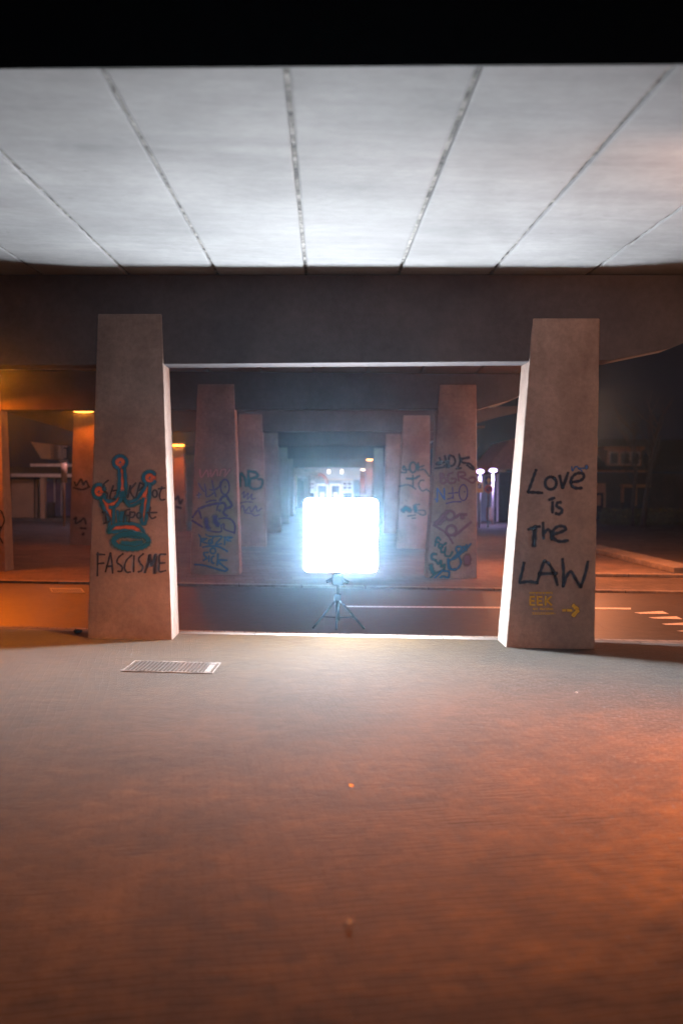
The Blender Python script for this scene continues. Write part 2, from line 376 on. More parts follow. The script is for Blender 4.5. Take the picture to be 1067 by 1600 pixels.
# later bays
ROWS = {1: (Y1, 567, None), 2: (Y2, 639.5, 577), 3: (Y3, 674, None), 4: (Y4, 696, None), 5: (Y5, 717, None), 6: (Y6, 730.5, None)}
zb = {i: P(545, ROWS[i][1], ROWS[i][0] + 0.1).z for i in ROWS}
zt = {1: deck_z(0, Y1)}
zt[2] = P(75, 578, Y2 + 0.1).z - bs * P(75, 578, Y2 + .1).x
for i in (3, 4, 5, 6): zt[i] = zb[i] + (zt[2] - zb[2])
print('zb', zb, 'zt', zt, 'bs', bs, 'joints', joints, 'front', fe0, fe1)
Ys = {1: Y1, 2: Y2, 3: Y3, 4: Y4, 5: Y5, 6: Y6}
def bay(i):
    ya, yb, za, zc = Ys[i] + .3, Ys[i+1] + .3, zt[i], zt[i+1]
    def zf(x, y):
        t = (y + K * x - ya) / (yb - ya); return za + (zc - za) * t + bs * x
    if i == 1:
        for a, b in zip(joints, joints[1:]):
            b = min(b, 3.9)
            slab(a + gap, b - gap, lambda x: ya + 0.01 - K * x, lambda x: yb - K * x, zf)
    else:
        slab(joints[0], 3.9, lambda x: ya + 0.01 - K * x, lambda x: yb - K * x, zf)
for i in range(1, 6): bay(i)

# ------------------------------------------------------------------ piers
from mathutils import noise as mn
def shaft(bm, B, T, row):
    if row > 2: return hexa(bm, B, T, bev=0.014)
    hexa(bm, B, T)
    bmesh.ops.subdivide_edges(bm, edges=[e for e in bm.edges if abs((e.verts[0].co - e.verts[1].co).z) > .5], cuts=46, use_grid_fill=True)
    bm.normal_update()
    sharp = [e for e in bm.edges if len(e.link_faces) == 2 and e.calc_face_angle(0) > .8]
    bmesh.ops.bevel(bm, geom=sharp, offset=0.013, segments=2, affect='EDGES', profile=0.5)
    cx = sum((v.co for v in bm.verts), Vector()) / len(bm.verts)
    for v in bm.verts:
        n = mn.noise(v.co * 9) ; n2 = mn.noise(v.co * 31 + Vector((5, 1, 2)))
        h = Vector((v.co.x - cx.x, v.co.y - cx.y, 0)); h.normalize()
        corner = len(v.link_edges) and max((f.calc_area() for f in v.link_faces), default=1) < 1
        v.co -= h * (0.0025 * n + (0.010 * max(0, n2 - .25) if corner else 0))
PLANE = {}
def pier(row, TL, TR, BL, BR, label, zb_=-0.05, lean=0.09, depth=0.44, group='concrete viaduct piers'):
    """front-face corners measured in the photograph; base on z = 0"""
    Y0 = Ys.get(row, Y7)
    s = 0.0
    bl = P(*BL, Y0); br = P(*BR, Y0); tl = P(*TL, Y0 + lean); tr = P(*TR, Y0 + lean)
    zt_ = (tl.z + tr.z) / 2
    def ext(t, b, z):                 # run the edge down to z
        f = (z - t.z) / (b.z - t.z); return t + (b - t) * f
    bl2, br2 = ext(tl, bl, zb_), ext(tr, br, zb_)
    bk = Vector((0, 1, 0))
    root = empty('concrete_pier', ((bl.x + br.x) / 2, bl.y + 0.2, 0), label, 'pier', group)
    bm = NB()
    yb = lambda v: Y0 - K * v.x + depth
    B = [bl2, br2, Vector((br2.x, yb(br2), zb_)), Vector((bl2.x, yb(bl2), zb_))]
    T = [tl, tr, Vector((tr.x, yb(tr), tr.z)), Vector((tl.x, yb(tl), tl.z))]
    shaft(bm, B, T, row)
    link('shaft', bm, M['pier'], root, row <= 2)
    n = (br2 - bl2).cross(tl - bl2).normalized()
    if n.y > 0: n = -n
    return root, (bl2, n)

p1L, pl1L = pier(1, (153, 490), (253, 490), (137, 997), (269.5, 998.5), 'wide tapered concrete pier left of the softbox with a teal and orange crown over FASCISME')
p1R, pl1R = pier(1, (832, 497), (937, 497), (790, 1012), (928.5, 1020), 'wide tapered concrete pier right of the softbox with black LOVE IS THE LAW lettering')
# the outermost left pier of the first frame stands just outside the picture
def pier_xy(row, xc, w, ztop, label, lean=0.09, group='concrete viaduct piers', wt=None):
    Y0 = Ys[row]; root = empty('concrete_pier', (xc, Y0 - K * xc + .2, 0), label, 'pier', group)
    bm = NB(); wt = wt or w * .8; y = lambda x: Y0 - K * x
    B = [(xc - w/2, y(xc - w/2), -.05), (xc + w/2, y(xc + w/2), -.05), (xc + w/2, y(xc + w/2) + .44, -.05), (xc - w/2, y(xc - w/2) + .44, -.05)]
    T = [(xc - wt/2, y(xc - wt/2) + lean, ztop), (xc + wt/2, y(xc + wt/2) + lean, ztop), (xc + wt/2, y(xc + wt/2) + .44, ztop), (xc - wt/2, y(xc - wt/2) + .44, ztop)]
    hexa(bm, B, T, bev=0.014); link('shaft', bm, M['pier'], root)
    return root, (Vector(B[0]), -(Vector(B[1]) - Vector(B[0])).cross(Vector(T[0]) - Vector(B[0])).normalized() * (1 if ((Vector(B[1]) - Vector(B[0])).cross(Vector(T[0]) - Vector(B[0]))).y > 0 else -1))

p2L, pl2L = pier(2, (309, 600), (366, 600), (297, 896), (375, 897), 'second-row left pier with BOZT and SICK tags below a purple drawing')
p2R, pl2R = pier(2, (686.5, 601), (744, 601), (666, 904), (745, 906), 'pier right of the softbox glow with a blue HOK tag above teal FOCUS scrawl')
p3L, pl3L = pier(3, (373, 647), (409.5, 647), (367, 850), (416, 850), 'third pier back on the left inner line with a fat teal AVB tag')
p3R, pl3R = pier(3, (630, 649), (671.5, 649), (620, 863), (672, 865), 'third pier back on the right with curly green tags beside the HOK pier')
p4L, _ = pier(4, (411, 676), (434, 676), (409, 836), (439, 836), 'fourth pier back on the left inner line, bluish in the glow')
p4R, _ = pier(4, (603, 678), (626, 678), (599, 842), (627, 842), 'fourth pier back on the right, reddish upper half, left of the green tagged pier')
p5L, _ = pier(5, (435, 699), (449, 699), (433, 822), (452, 822), 'fifth pier back on the left inner line, narrow and pale')
p5R, _ = pier(5, (584, 700), (599, 700), (582, 826), (601, 826), 'fifth pier back on the right, plain, beside the first lamp-topped pier')
p6L, _ = pier(6, (449, 717), (457.5, 717), (448, 810), (459, 810), 'sixth pier back on the left inner line, thin pink strip')
p6R, _ = pier(6, (572, 718), (582, 718), (571, 812), (583, 812), 'taller of the two far right piers topped by a small amber lamp')
p7L, _ = pier(7, (475, 739), (484.5, 739), (474, 803), (485, 803), 'farthest left pier, pink, in front of the lit house')
p7R, _ = pier(7, (563, 734), (570, 734), (562.5, 805), (571, 805), 'shorter of the two far right piers topped by a bright lamp, beside the house')
# outer line on the left
p2O, pl2O = pier(2, (-58, 600), (0, 600), (-72, 895), (9.5, 893), 'brown pier at the left edge of the picture with a black loop of paint')
p3O, pl3O = pier(3, (115.5, 646), (147.5, 646), (109, 852), (158, 852), 'orange lit outer pier under the glowing lamp, left of the crown pier')
p4O, pl4O = pier(4, (268, 699), (287.5, 699), (264, 819), (291, 819), 'orange outer pier seen through the slit right of the crown pier')
p5O, _ = pier(5, (289, 711), (304, 711), (286, 812), (307, 812), 'dull outer pier in the slit just right of the orange one')
pier_xy(1, -5.75, 0.86, 3.1, 'outer pier of the nearest frame, beyond the left edge')

# ------------------------------------------------------------------ crossbeams
def beam(i, xl_out, xr_out, label, xr_end=2.4, xl_end=2.2, rise=0.62):
    "xl_out/xr_out: where the level soffit ends and the cantilevers start"
    Y0 = Ys[i]; z0 = zb[i]
    o = empty('crossbeam', (0, Y0 + .1, z0), label, 'beam', 'crossbeams of the viaduct')
    bm = NB()
    zt_ = lambda x: (deck_z(x, Y0 - K*x) if i == 1 else zt[i] + bs * x) - 0.012
    prof = [(xl_out - xl_end, z0 + rise), (xl_out, z0), (xr_out, z0 ), (xr_out + .35 * xr_end, z0 + rise*.22), (xr_out + xr_end, z0 + rise)]
    top = [(x, zt_(x)) for x, z in reversed(prof)]
    pr = prof + top
    B = [(x, Y0 + .10 - K * x, z) for x, z in pr]; T = [(x, Y0 + .41 - K * x, z) for x, z in pr]
    hexa(bm, B, T, bev=0.015)
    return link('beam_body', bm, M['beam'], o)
xo = -6.1
beam(1, xo, P(958, 566, Y1).x, 'wide dark crossbeam of the nearest frame above the softbox, its underside brightly lit', xr_end=1.5, rise=.5)
beam(2, xo, P(752, 640, Y2).x, 'second crossbeam back, brown, orange at its left end', xr_end=1.35)
beam(3, P(112, 670, Y3).x, P(676, 674, Y3).x, 'third crossbeam back, bluish above the glow, with a sloping orange end on the left')
beam(4, P(264, 697, Y4).x, P(630, 697, Y4).x, 'fourth crossbeam back, teal in the glow')
beam(5, P(286, 717, Y5).x, P(602, 717, Y5).x, 'fifth crossbeam back, grey blue strip')
beam(6, P(300, 730, Y6).x, P(586, 730, Y6).x, 'farthest crossbeam, directly above the lit house')

# ------------------------------------------------------------------ lamps
def area(name, loc, direction, size, sy, power, col, parent, spread=180):
    d = bpy.data.lights.new(name, 'AREA'); d.shape = 'RECTANGLE'; d.size = size; d.size_y = sy; d.energy = power; d.color = col
    d.spread = R(spread)
    o = bpy.data.objects.new(name, d); COL.objects.link(o)
    o.rotation_euler = Vector(direction).to_track_quat('-Z', 'Y').to_euler()
    o.location = Vector(loc) - Vector(parent.location) if parent else loc
    if parent: o.parent = parent
    return o
def bulkhead(x0, x1, yc, Y, power, label, dz=(-0.75,), col=SODIUM, lens='lens_na', lr=.052, group='lamps on top of the viaduct piers'):
    a = P(x0, yc, Y); b = P(x1, yc, Y); c = (a + b) / 2; w = (b - a).length
    root = empty('pier_lamp', (c.x, c.y, c.z), label, 'lamp', group)
    bm = NB(); box(bm, c.x - w/2, c.x + w/2, c.y - .02, c.y + .09, c.z + .045, c.z + .085, 0.012); link('housing', bm, M['steel'], root)
    bm = NB(); bmesh.ops.create_uvsphere(bm, u_segments=20, v_segments=10, radius=1)
    for v in bm.verts:
        v.co = Vector((c.x + math.copysign(abs(v.co.x) ** .7, v.co.x) * w * .48, c.y - .0 + v.co.y * .065, c.z + v.co.z * lr - 0.008))
    link('lens', bm, M[lens], root, True)
    area('lamp_light', (c.x, c.y - .22, c.z - 0.03), (0, -0.75, -0.66), w * .8, .08, power, col, root)
    return root
bulkhead(-56, -2, 592, Y2 + .02, 330, 'amber lamp on the pier at the left edge of the picture')
bulkhead(114, 148, 641, Y3 + .02, 70, 'glowing oval amber lamp on the outer pier left of the crown pier')
bulkhead(268, 289, 695.5, Y4 + .02, 60, 'amber lamp seen in the slit right of the crown pier', lr=.028)
bulkhead(572, 582.5, 717.5, Y6, 60, 'small amber lamp on the taller far right pier')
bulkhead(563, 570.5, 733.5, Y7, 60, 'bright warm lamp on the farthest right pier beside the house', lens='lens_warm')

def street_lamp(x, y, h, arm, power, label, cone=None, aim=None, sodium=SODIUM, fill=0, scol=(1.0, 0.27, 0.06), side=None):
    root = empty('street_lamp', (x, y, 0), label, 'street lamp')
    bm = NB(); tube(bm, [(x, y, -.2), (x, y, 1.0), (x, y, h)], .055, 12, .035); link('pole', bm, M['steel'], root, True)
    ex = Vector((x, y, h)) + Vector(arm)
    bm = NB(); tube(bm, [(x, y, h - .02), (x + arm[0] * .5, y + arm[1] * .5, h + arm[2] * .8), ex], .026, 10); link('arm', bm, M['steel'], root, True)
    bm = NB(); box(bm, ex.x - .25, ex.x + .25, ex.y - .12, ex.y + .12, ex.z - .02, ex.z + .09, .03); link('lamp_head', bm, M['steel'], root)
    bm = NB(); box(bm, ex.x - .2, ex.x + .2, ex.y - .09, ex.y + .09, ex.z - .045, ex.z - .02, .01); link('lens', bm, M['lens_na'], root)
    d = bpy.data.lights.new('lamp_light', 'SPOT'); d.energy = power; d.color = sodium; d.shadow_soft_size = .10
    d.spot_size = R(cone or 160); d.spot_blend = 1.0
    o = bpy.data.objects.new('lamp_light', d); COL.objects.link(o); o.parent = root
    o.location = Vector((ex.x, ex.y, ex.z - .10)) - root.location
    o.rotation_euler = Vector(aim or (0, 0, -1)).to_track_quat('-Z', 'Y').to_euler()
    if fill:                      # second light added at the head to brighten piers and walls
        d2 = bpy.data.lights.new('lamp_fill', 'SPOT' if side else 'POINT'); d2.energy = fill; d2.color = scol; d2.shadow_soft_size = .12
        o2 = bpy.data.objects.new('lamp_fill', d2); COL.objects.link(o2); o2.parent = root; o2.location = o.location - Vector((0, 0, .05))
        if side: d2.spot_size = R(105); d2.spot_blend = 0.6; o2.rotation_euler = Vector(side).to_track_quat('-Z', 'Y').to_euler()
    return root
# beside the photographer, just outside the frame
street_lamp(3.9, 4.75, 2.85, (-0.75, 0.0, 0.15), P_NEAR, 'street lamp at the open edge of the plaza', cone=100, aim=(-0.95, 0.20, -1), sodium=(1.0, 0.26, 0.003), fill=230, scol=(1.0, 0.44, 0.22), side=(-0.6, 0.8, -0.08))
street_lamp(4.25, 17.0, 2.75, (-0.0, -0.25, 0.1), 900, 'added unseen lamp behind the LOVE IS THE LAW pier', cone=165, fill=800, scol=(1.0, 0.36, 0.18))  # added out of view to brighten the third row of piers
street_lamp(3.6, 26.0, 2.9, (-0.0, -0.2, 0.05), 250, 'added lamp hidden behind the HOK pier, lighting the piers beyond', cone=165, fill=260, scol=(1.0, 0.42, 0.26))  # added out of view for the piers and floor farther back
street_lamp(-8.35, 33.0, 3.7, (0.0, -0.25, 0.05), 120, 'added unseen lamp behind the orange lit outer pier, lighting the panelled shop building', cone=165, sodium=(.75, .55, 1.0), fill=130, scol=(1.0, .5, .45))  # added out of view so the shop front gets light
street_lamp(7.0, 11.8, 3.05, (-0.3, 0.0, 0.1), 900, 'street lamp by the road beyond the right edge of the picture', cone=150, fill=850, scol=(1.0, 0.38, 0.20))

# ------------------------------------------------------------------ softbox on its stand
YS = 9.78
c = P(532.5, 836.5, YS, 0); hw = 57.3 / F * YS
sb = empty('softbox', (c.x, YS, c.z), 'glowing white square softbox with rounded corners on a low black tripod', 'light')
def rsq(y, h, r, n=8):
    pts = []
    for cx, cz, a0 in ((h - r, h - r, 0), (-(h - r), h - r, 90), (-(h - r), -(h - r), 180), (h - r, -(h - r), 270)):
        for i in range(n + 1):
            a = R(a0 + 90 * i / n); pts.append((c.x + cx + r * math.cos(a), y, c.z + cz + r * math.sin(a)))
    return pts
bm = NB(); hexa(bm, rsq(YS, hw, .05), rsq(YS + .012, hw, .05)); link('diffuser', bm, M['panel'], sb)
bm = NB()
prof = [(YS - .010, hw + .005, .055), (YS + .07, hw + .004, .055), (YS + .22, hw * .62, .06), (YS + .30, .12, .05)]
rr = [[bm.verts.new(p) for p in rsq(*q)] for q in prof]
for A, B in zip(rr, rr[1:]):
    for k in range(len(A)): bm.faces.new((A[k], A[(k+1) % len(A)], B[(k+1) % len(A)], B[k]))
bm.faces.new(rr[-1]); link('shell', bm, M['fabric'], sb)
bm = NB(); box(bm, c.x - .07, c.x + .07, YS + .28, YS + .52, c.z - .08, c.z + .08, .02); link('lamp_body', bm, M['black'], sb)
st = empty('light_stand', (c.x, YS + .26, 0), 'low black tripod stand under the glowing softbox', 'stand')
xs = P(527.5, 960, YS + .2, 0).x; ys = YS + .26; base = ZR + 0.004
def PP(px, py, Y=ys): q = P(px, py, Y, 0); return q
bm = NB(); tube(bm, [(xs, ys, .10), (xs, ys, c.z + .02)], .014, 10); link('pole', bm, M['black'], st, True)
bm = NB(); tube(bm, [(xs, ys, .06), (xs, ys, .32)], .024, 10); link('lower_tube', bm, M['black'], st, True)
bm = NB(); box(bm, xs - .035, xs + .035, ys - .035, ys + .035, .27, .34, .01); link('collar', bm, M['black'], st)
bm = NB(); box(bm, xs - .06, xs + .06, ys - .05, ys + .05, .43, .55, .02); tube(bm, [(xs - .12, ys - .02, .47), (xs - .03, ys, .5)], .02, 8); tube(bm, [(xs + .03, ys, .5), (xs + .11, ys - .02, .46)], .02, 8); tube(bm, [(xs, ys, .54), (xs, ys - .03, .66)], .035, 10)
link('bracket', bm, M['black'], st)
for dx, dy in ((-.26, -.03), (.28, -.06), (-.015, -.14)):
    fz = 0.006 if ys + dy < YK + .14 - K * (xs + dx) else base
    fz = base if ys + dy > YK + .14 - K * (xs + dx) else 0.006
    ft = Vector((xs + dx, ys + dy, fz + .01))
    bm = NB(); tube(bm, [(xs, ys, .30), ft], .011, 8); link('leg', bm, M['black'], st, True)
    bm = NB(); mid = Vector((xs, ys, .30)).lerp(ft, .62); tube(bm, [(xs, ys, .09), mid], .007, 8); link('brace', bm, M['black'], st, True)

# ------------------------------------------------------------------ graffiti
A_ = ((800, 720), 0.1625)
graffiti(p1R, pl1R, *A_, [
 ('sp_navy', 21, [[(228,85),(205,150),(180,220),(150,300)], [(150,303),(215,304),(290,309)], circ(368,215,54,60,-60,320),
   [(452,140),(482,262)], [(484,262),(535,112)], [(565,205),(640,195),(682,165),(680,128),(635,118),(590,140),(560,190),(570,240),(610,262),(668,262)],
   [(385,395),(385,500)], [(350,376),(405,356)], [(468,398),(432,405),(428,438),(468,462),(474,490),(448,512),(412,505)],
   [(150,662),(205,640),(265,630)], (32, [(215,630),(212,720),(206,820)]), [(293,592),(300,750)], [(300,695),(338,662),(365,682),(378,760)],
   [(390,705),(450,690),(508,662),(500,635),(450,628),(400,658),(385,710),(410,755),(460,775),(535,765)],
   [(112,975),(95,1060),(68,1165)], [(68,1172),(150,1160),(240,1172)], [(235,1175),(270,1060),(305,960)], [(305,960),(350,990),(400,1080),(432,1195)], [(250,1085),(430,1080)],
   [(480,940),(490,1070),(485,1205)], [(485,1210),(520,1110),(560,1065),(610,1140),(655,1212)], [(655,1215),(700,1080),(724,965)]]),
 ('sp_blue', 10, [[(570,55),(576,98),(600,62),(622,56),(636,78)], [(640,78),(662,92),(668,104)], [(640,72),(690,72)], (34, [(706,60),(718,62)])]),
 ('sp_yellow', 15, [[(172,1302),(172,1388)], [(180,1308),(214,1308)], [(180,1347),(210,1347)], [(180,1384),(216,1384)],
   [(242,1302),(242,1388)], [(250,1308),(286,1308)], [(250,1347),(280,1347)], [(250,1384),(288,1384)],
   [(318,1302),(318,1388)], [(324,1346),(372,1304)], [(330,1344),(376,1386)],
   (20, [(482,1438),(510,1436)]), (20, [(528,1437),(570,1437)]), (30, [(580,1388),(628,1432)]), (30, [(628,1436),(580,1490)])]
   + [(5, [(x, 1262), (x + random.choice((0, 7)), 1280)]) for x in range(166, 384, 11)] + [(4, [(166,1262),(382,1262)])]
   + [(6, [(x, 1412), (x + random.choice((0, 8)), 1430)]) for x in list(range(195, 240, 13)) + list(range(262, 380, 13))]
   + [(4, [(x, 1452), (x + random.choice((-3, 6)), 1466)]) for x in range(190, 400, 10)] + [(4, [(186,1470),(300,1470),(410,1466)])])],
 {'sp_navy': 'dark navy sprayed words Love is The LAW', 'sp_blue': 'small blue scribble above the last letter of Love', 'sp_yellow': 'yellow stencil EEK with small lines of text and an arrow pointing right'})
B_ = ((120, 680), 0.2125)
graffiti(p1L, pl1L, *B_, [
 ('sp_black', 9.5, [[(158,862),(155,1035)], [(150,875),(210,878)], [(155,945),(205,940)], [(215,1005),(235,930),(252,865)], [(252,865),(262,930),(268,1015)], [(222,965),(262,962)],
   [(345,870),(310,900),(300,935),(325,955),(340,975),(330,1000),(305,1000)], [(410,880),(370,920),(355,970),(370,1005),(400,1005)], [(425,885),(422,1005)],
   [(495,870),(460,905),(470,940),(490,965),(480,995),(455,1005)], (13, [(505,1010),(530,940),(540,880)]), (16, [(542,880),(555,960)]), [(555,960),(585,875)], (14, [(585,875),(580,1015)]),
   [(660,875),(615,880),(612,940),(612,1000),(660,995)], [(612,940),(655,938)],
   [(240,330),(205,360),(200,400),(230,430),(225,465)], [(275,370),(250,460),(290,470)], [(262,410),(300,405)], [(400,370),(380,460)], [(440,350),(400,410),(430,465)], [(470,350),(440,460)], [(470,350),(500,370),(460,410)],
   circ(580,430,17,26), [(632,378),(615,440),(625,475),(655,472)], [(605,395),(655,388)],
   [(215,560),(225,640)], [(195,565),(240,590),(250,630),(205,650)], [(350,640),(365,560),(398,545)], [(372,590),(392,590)], [(400,560),(392,640)], [(400,565),(435,570),(425,600),(400,605)], circ(465,590,16,20), [(550,530),(540,580),(560,612),(590,600)], [(525,570),(598,568)]])],
 'thin black handwriting of three lines ending in FASCISME')
C_ = ((120, 690), 0.15)
graffiti(p1L, pl1L, *C_, [
 ('sp_orange', 40, [(60, circ(458,215,26)), (56, circ(766,380,24)), (56, circ(238,520,24)), (48, [(470,270),(480,380),(485,500)]), (40, [(290,600),(330,660),(345,760),(360,860)]),
   (34, [(428,540),(405,630),(350,655)]), (38, [(755,440),(720,520),(690,590),(600,640),(540,640)]), (24, [(722,600),(705,720),(700,840)]),
   (48, [(365,915),(450,885),(550,885),(640,910),(690,975)]), (30, [(400,1035),(450,1080)]), (18, [(500,968),(612,970)]), (22, [(430,730),(430,840)]), (16, [(740,1020),(715,1075)])]),
 ('sp_teal', 30, [circ(458,215,70,66,110,430), (16, [(456,212),(462,218)]), circ(766,378,66,66,30,330), (16, [(764,372),(770,378)]), circ(238,518,62,72,20,350), (14, [(236,516),(242,522)]),
   [(448,285),(452,400),(442,520),(400,600),(330,620),(288,560)], [(505,285),(515,400),(520,520),(500,600),(560,630),(640,590),(690,520),(735,440)],
   (56, [(482,530),(488,585)]), [(255,600),(290,700),(345,800),(345,940)], [(348,684),(400,682),(450,630),(480,590)], [(505,590),(545,660),(600,662),(680,615)],
   [(772,450),(762,600),(740,740),(722,845),(692,850),(682,780),(692,640),(702,590)], (26, [(395,700),(390,860)]), (24, [(432,720),(445,860)]), (60, [(485,735),(492,855)]),
   [(340,940),(400,872),(520,850),(640,868),(700,930),(725,1000)], [(340,945),(440,932),(560,930),(640,962)], (46, circ(578,1035,180,78)), (44, [(480,1055),(570,1062),(690,1050)]), (26, [(450,985),(560,985),(670,1000)])])],
 {'sp_orange': 'rusty orange filling of the sprayed crown', 'sp_teal': 'thick teal outline of a three pointed crown with balls and a thick oval base'})
D_ = ((290, 720), 0.1125)
graffiti(p2L, pl2L, *D_, [
 ('sp_pink', 20, [[(200,120),(220,230),(300,130),(320,230)], [(350,120),(360,220),(430,120),(450,210)], [(480,210),(500,130),(560,130),(540,220),(620,120)]]),
 ('sp_violet', 15, [[(185,310),(215,370),(265,430)], [(265,320),(285,420),(290,495),(340,485),(395,445)], [(370,270),(390,380),(425,500)], [(330,400),(400,405),(470,360),(490,290)], circ(550,365,60,105), (18, [(550,358),(560,362)]),
   [(160,480),(225,465)], [(190,440),(190,520)], [(290,580),(350,555),(430,550)],
   (24, [(480,560),(510,510),(570,490),(600,540),(640,600),(630,640),(560,670),(530,720),(560,755),(585,765)]), (24, [(180,670),(280,630),(400,600),(480,590),(540,590),(560,640),(540,700)]), [(440,690),(450,630),(490,590)], (24, [(465,690),(485,692)]),
   (18, [(100,790),(180,690),(225,800)]), (18, [(95,830),(160,870),(240,920)]), (50, [(290,800),(300,900),(330,950)]), (56, [(410,765),(420,850),(465,900)]),
   [(300,960),(400,985),(500,980),(500,900),(540,880),(545,950),(680,1000)], (18, [(682,1010),(690,900),(640,820),(560,795),(450,810)])]),
 ('sp_teal', 15, [[(185,1020),(215,1080),(210,1185)], [(215,1085),(300,1080),(230,1120),(320,1150)], circ(352,1125,28,30), [(395,1050),(330,1180)], [(280,1020),(330,1045),(420,1050),(510,1055),(420,1160),(510,1150)],
   [(530,1060),(660,1060)], [(552,1060),(545,1170)], [(650,1062),(570,1100),(640,1115)], (18, [(240,1200),(330,1185),(450,1190),(520,1220),(590,1260)]), (18, circ(385,1250,38)),
   (18, [(320,1270),(260,1280),(270,1320),(300,1350),(250,1385)]), (18, [(330,1320),(330,1400)]), (18, [(400,1320),(368,1350),(372,1415),(405,1420)]), (20, [(455,1290),(445,1450)]), (20, [(580,1380),(455,1390),(590,1510)]), (18, [(130,1440),(260,1450),(400,1490),(540,1530),(590,1510)])])],
 {'sp_pink': 'faint pale scribble high on the pier', 'sp_violet': 'purple tag with an oval above a hooked drawing with two filled blobs', 'sp_teal': 'blue tags BOZT and SICK with underlines'})
E_ = ((660, 690), 0.1374)
graffiti(p2R, pl2R, *E_, [
 ('sp_mauve', 14, [[(200,360),(215,470),(265,460),(260,420),(210,410),(240,380),(200,360)], [(345,350),(290,380),(290,460),(350,470),(380,430),(330,420)], [(400,350),(410,450)], [(400,350),(470,350),(480,385),(420,400),(500,430),(560,470),(600,440),(580,405),(530,420)],
   [(120,950),(240,1020),(310,1100),(345,1160)], (18, [(360,1075),(450,1000),(550,915)]), (18, circ(310,840,52)), (18, circ(325,1010,56)), (34, [(150,940),(250,830),(290,790)]), (24, [(190,940),(260,870)]), (20, [(370,870),(420,830),(500,830)]), (36, [(440,855),(465,862)]), (60, [(505,1300),(505,1390)])]),
 ('sp_violet', 9, [[(340,520),(345,650)], [(290,590),(400,580)], circ(462,580,48,90), (10, [(265,705),(350,685),(440,685)]), [(280,655),(330,640),(350,620)], (12, [(474,570),(480,574)])]),
 ('sp_blue', 12, [[(165,530),(170,680)], [(165,530),(250,660)], [(250,660),(245,530)], [(140,655),(162,660),(160,690)]]),
 ('sp_navy', 16, [[(190,180),(210,250),(160,260),(165,240),(215,240)], [(140,305),(240,290),(250,270)], [(250,160),(270,240),(275,300)], [(215,240),(300,225)], [(300,160),(295,300)], [(300,155),(350,170),(370,230),(340,275),(300,270)],
   [(415,140),(425,230),(400,300)], (20, [(530,180),(430,200)]), [(430,215),(460,240),(530,250),(580,300),(570,315),(500,265)], [(380,310),(440,300)]]),
 ('sp_green', 16, [[(140,1190),(165,1090),(205,1120)], [(150,1140),(190,1150)], circ(205,1190,22), [(270,1150),(215,1200),(215,1260),(250,1250)], [(260,1200),(255,1290),(310,1300),(340,1250)],
   (20, [(160,1280),(110,1280),(105,1330),(150,1350)]), (18, [(150,1350),(180,1390),(210,1350),(210,1420),(250,1400),(240,1470)]), (34, [(95,1400),(105,1460),(130,1500)]), [(80,1560),(160,1490),(230,1470)]]),
 ('sp_teal', 17, [[(420,1190),(380,1210),(400,1280),(435,1370),(400,1440),(330,1450),(300,1390),(310,1350),(380,1320),(470,1230),(500,1170)], [(400,1190),(440,1200),(430,1240),(340,1330)], [(460,1260),(550,1160)], [(460,1190),(500,1240)], (20, [(290,1330),(300,1440),(380,1455)]),
   [(240,1470),(300,1480),(290,1545),(230,1530),(190,1560)], [(130,1560),(230,1460)]])],
 {'sp_mauve': 'faded mauve letters BGRO and a faded scrawl of circles', 'sp_violet': 'thin purple t and O with an underline', 'sp_blue': 'thin blue letter N', 'sp_navy': 'bold dark blue tag HOK', 'sp_green': 'green scrawl FOCUS and CMP', 'sp_teal': 'teal looping figure crossed by strokes at the foot'})
graffiti(p3L, pl3L, (370, 700), 0.1, [
 ('sp_green', 30, [[(55,605),(60,400),(130,480),(150,600)], [(180,370),(185,600)], [(170,360),(300,385),(320,450),(210,480)], (24, [(215,480),(205,590),(260,640),(370,620),(405,540),(390,490),(330,490)])]),
 ('sp_violet', 11, [[(80,720),(120,680),(110,780),(180,700),(170,800),(240,720),(230,800),(300,780)], [(60,860),(150,840),(250,850)], [(50,960),(100,900),(130,990),(200,920),(230,1000),(300,900),(320,990),(390,940)], [(120,1010),(240,1030),(280,1060),(360,1040)]])],
 {'sp_green': 'fat teal green tag AVB', 'sp_violet': 'thin purple scribbles below the teal tag'})
graffiti(p3R, pl3R, (610, 690), 0.0875, [
 ('sp_green', 17, [[(190,550),(280,545),(240,430),(225,500),(340,500)], (22, circ(400,460,58,92)), (26, [(490,380),(490,520)]), [(500,460),(600,430)], [(520,510),(600,500),(690,620)], [(600,690),(530,700),(500,780),(560,880),(640,850)], [(640,850),(700,900)],
   [(160,800),(300,770),(380,800),(450,850)], [(400,600),(400,800)], (26, [(280,660),(420,660),(520,610)]), (60, [(215,1240),(280,1190),(360,1240)]), (48, [(430,1140),(450,1260)]), [(470,1230),(600,1230),(620,1300),(560,1310),(480,1270)], [(300,1330),(450,1310)], [(380,1370),(450,1365)], [(440,1130),(520,1120)]])],
 'curly green tags in two clusters')
graffiti(p3O, pl3O, (0, 540), 0.15, [('sp_black', 14, [[(780,1420),(800,1460),(850,1390),(870,1450),(900,1410),(930,1470)], [(770,1480),(860,1500),(940,1470)], [(770,1810),(800,1790),(790,1850),(840,1830),(880,1800),(900,1860)], (30, [(868,1960),(874,1966)]), [(840,1900),(900,1905)]])], 'thin black tags')
graffiti(p2O, pl2O, (0, 740), 0.181, [('sp_black', 9, [[(-30,330),(10,320),(35,370),(40,420),(10,480),(0,540),(30,600)], [(-20,420),(10,470)]])], 'black looping line')
graffiti(p4O, pl4O, (270, 560), 0.225, [('sp_black', 12, [[(20,980),(40,960),(50,1010),(70,980)], [(25,1030),(60,1040)]])], 'small dark tag')

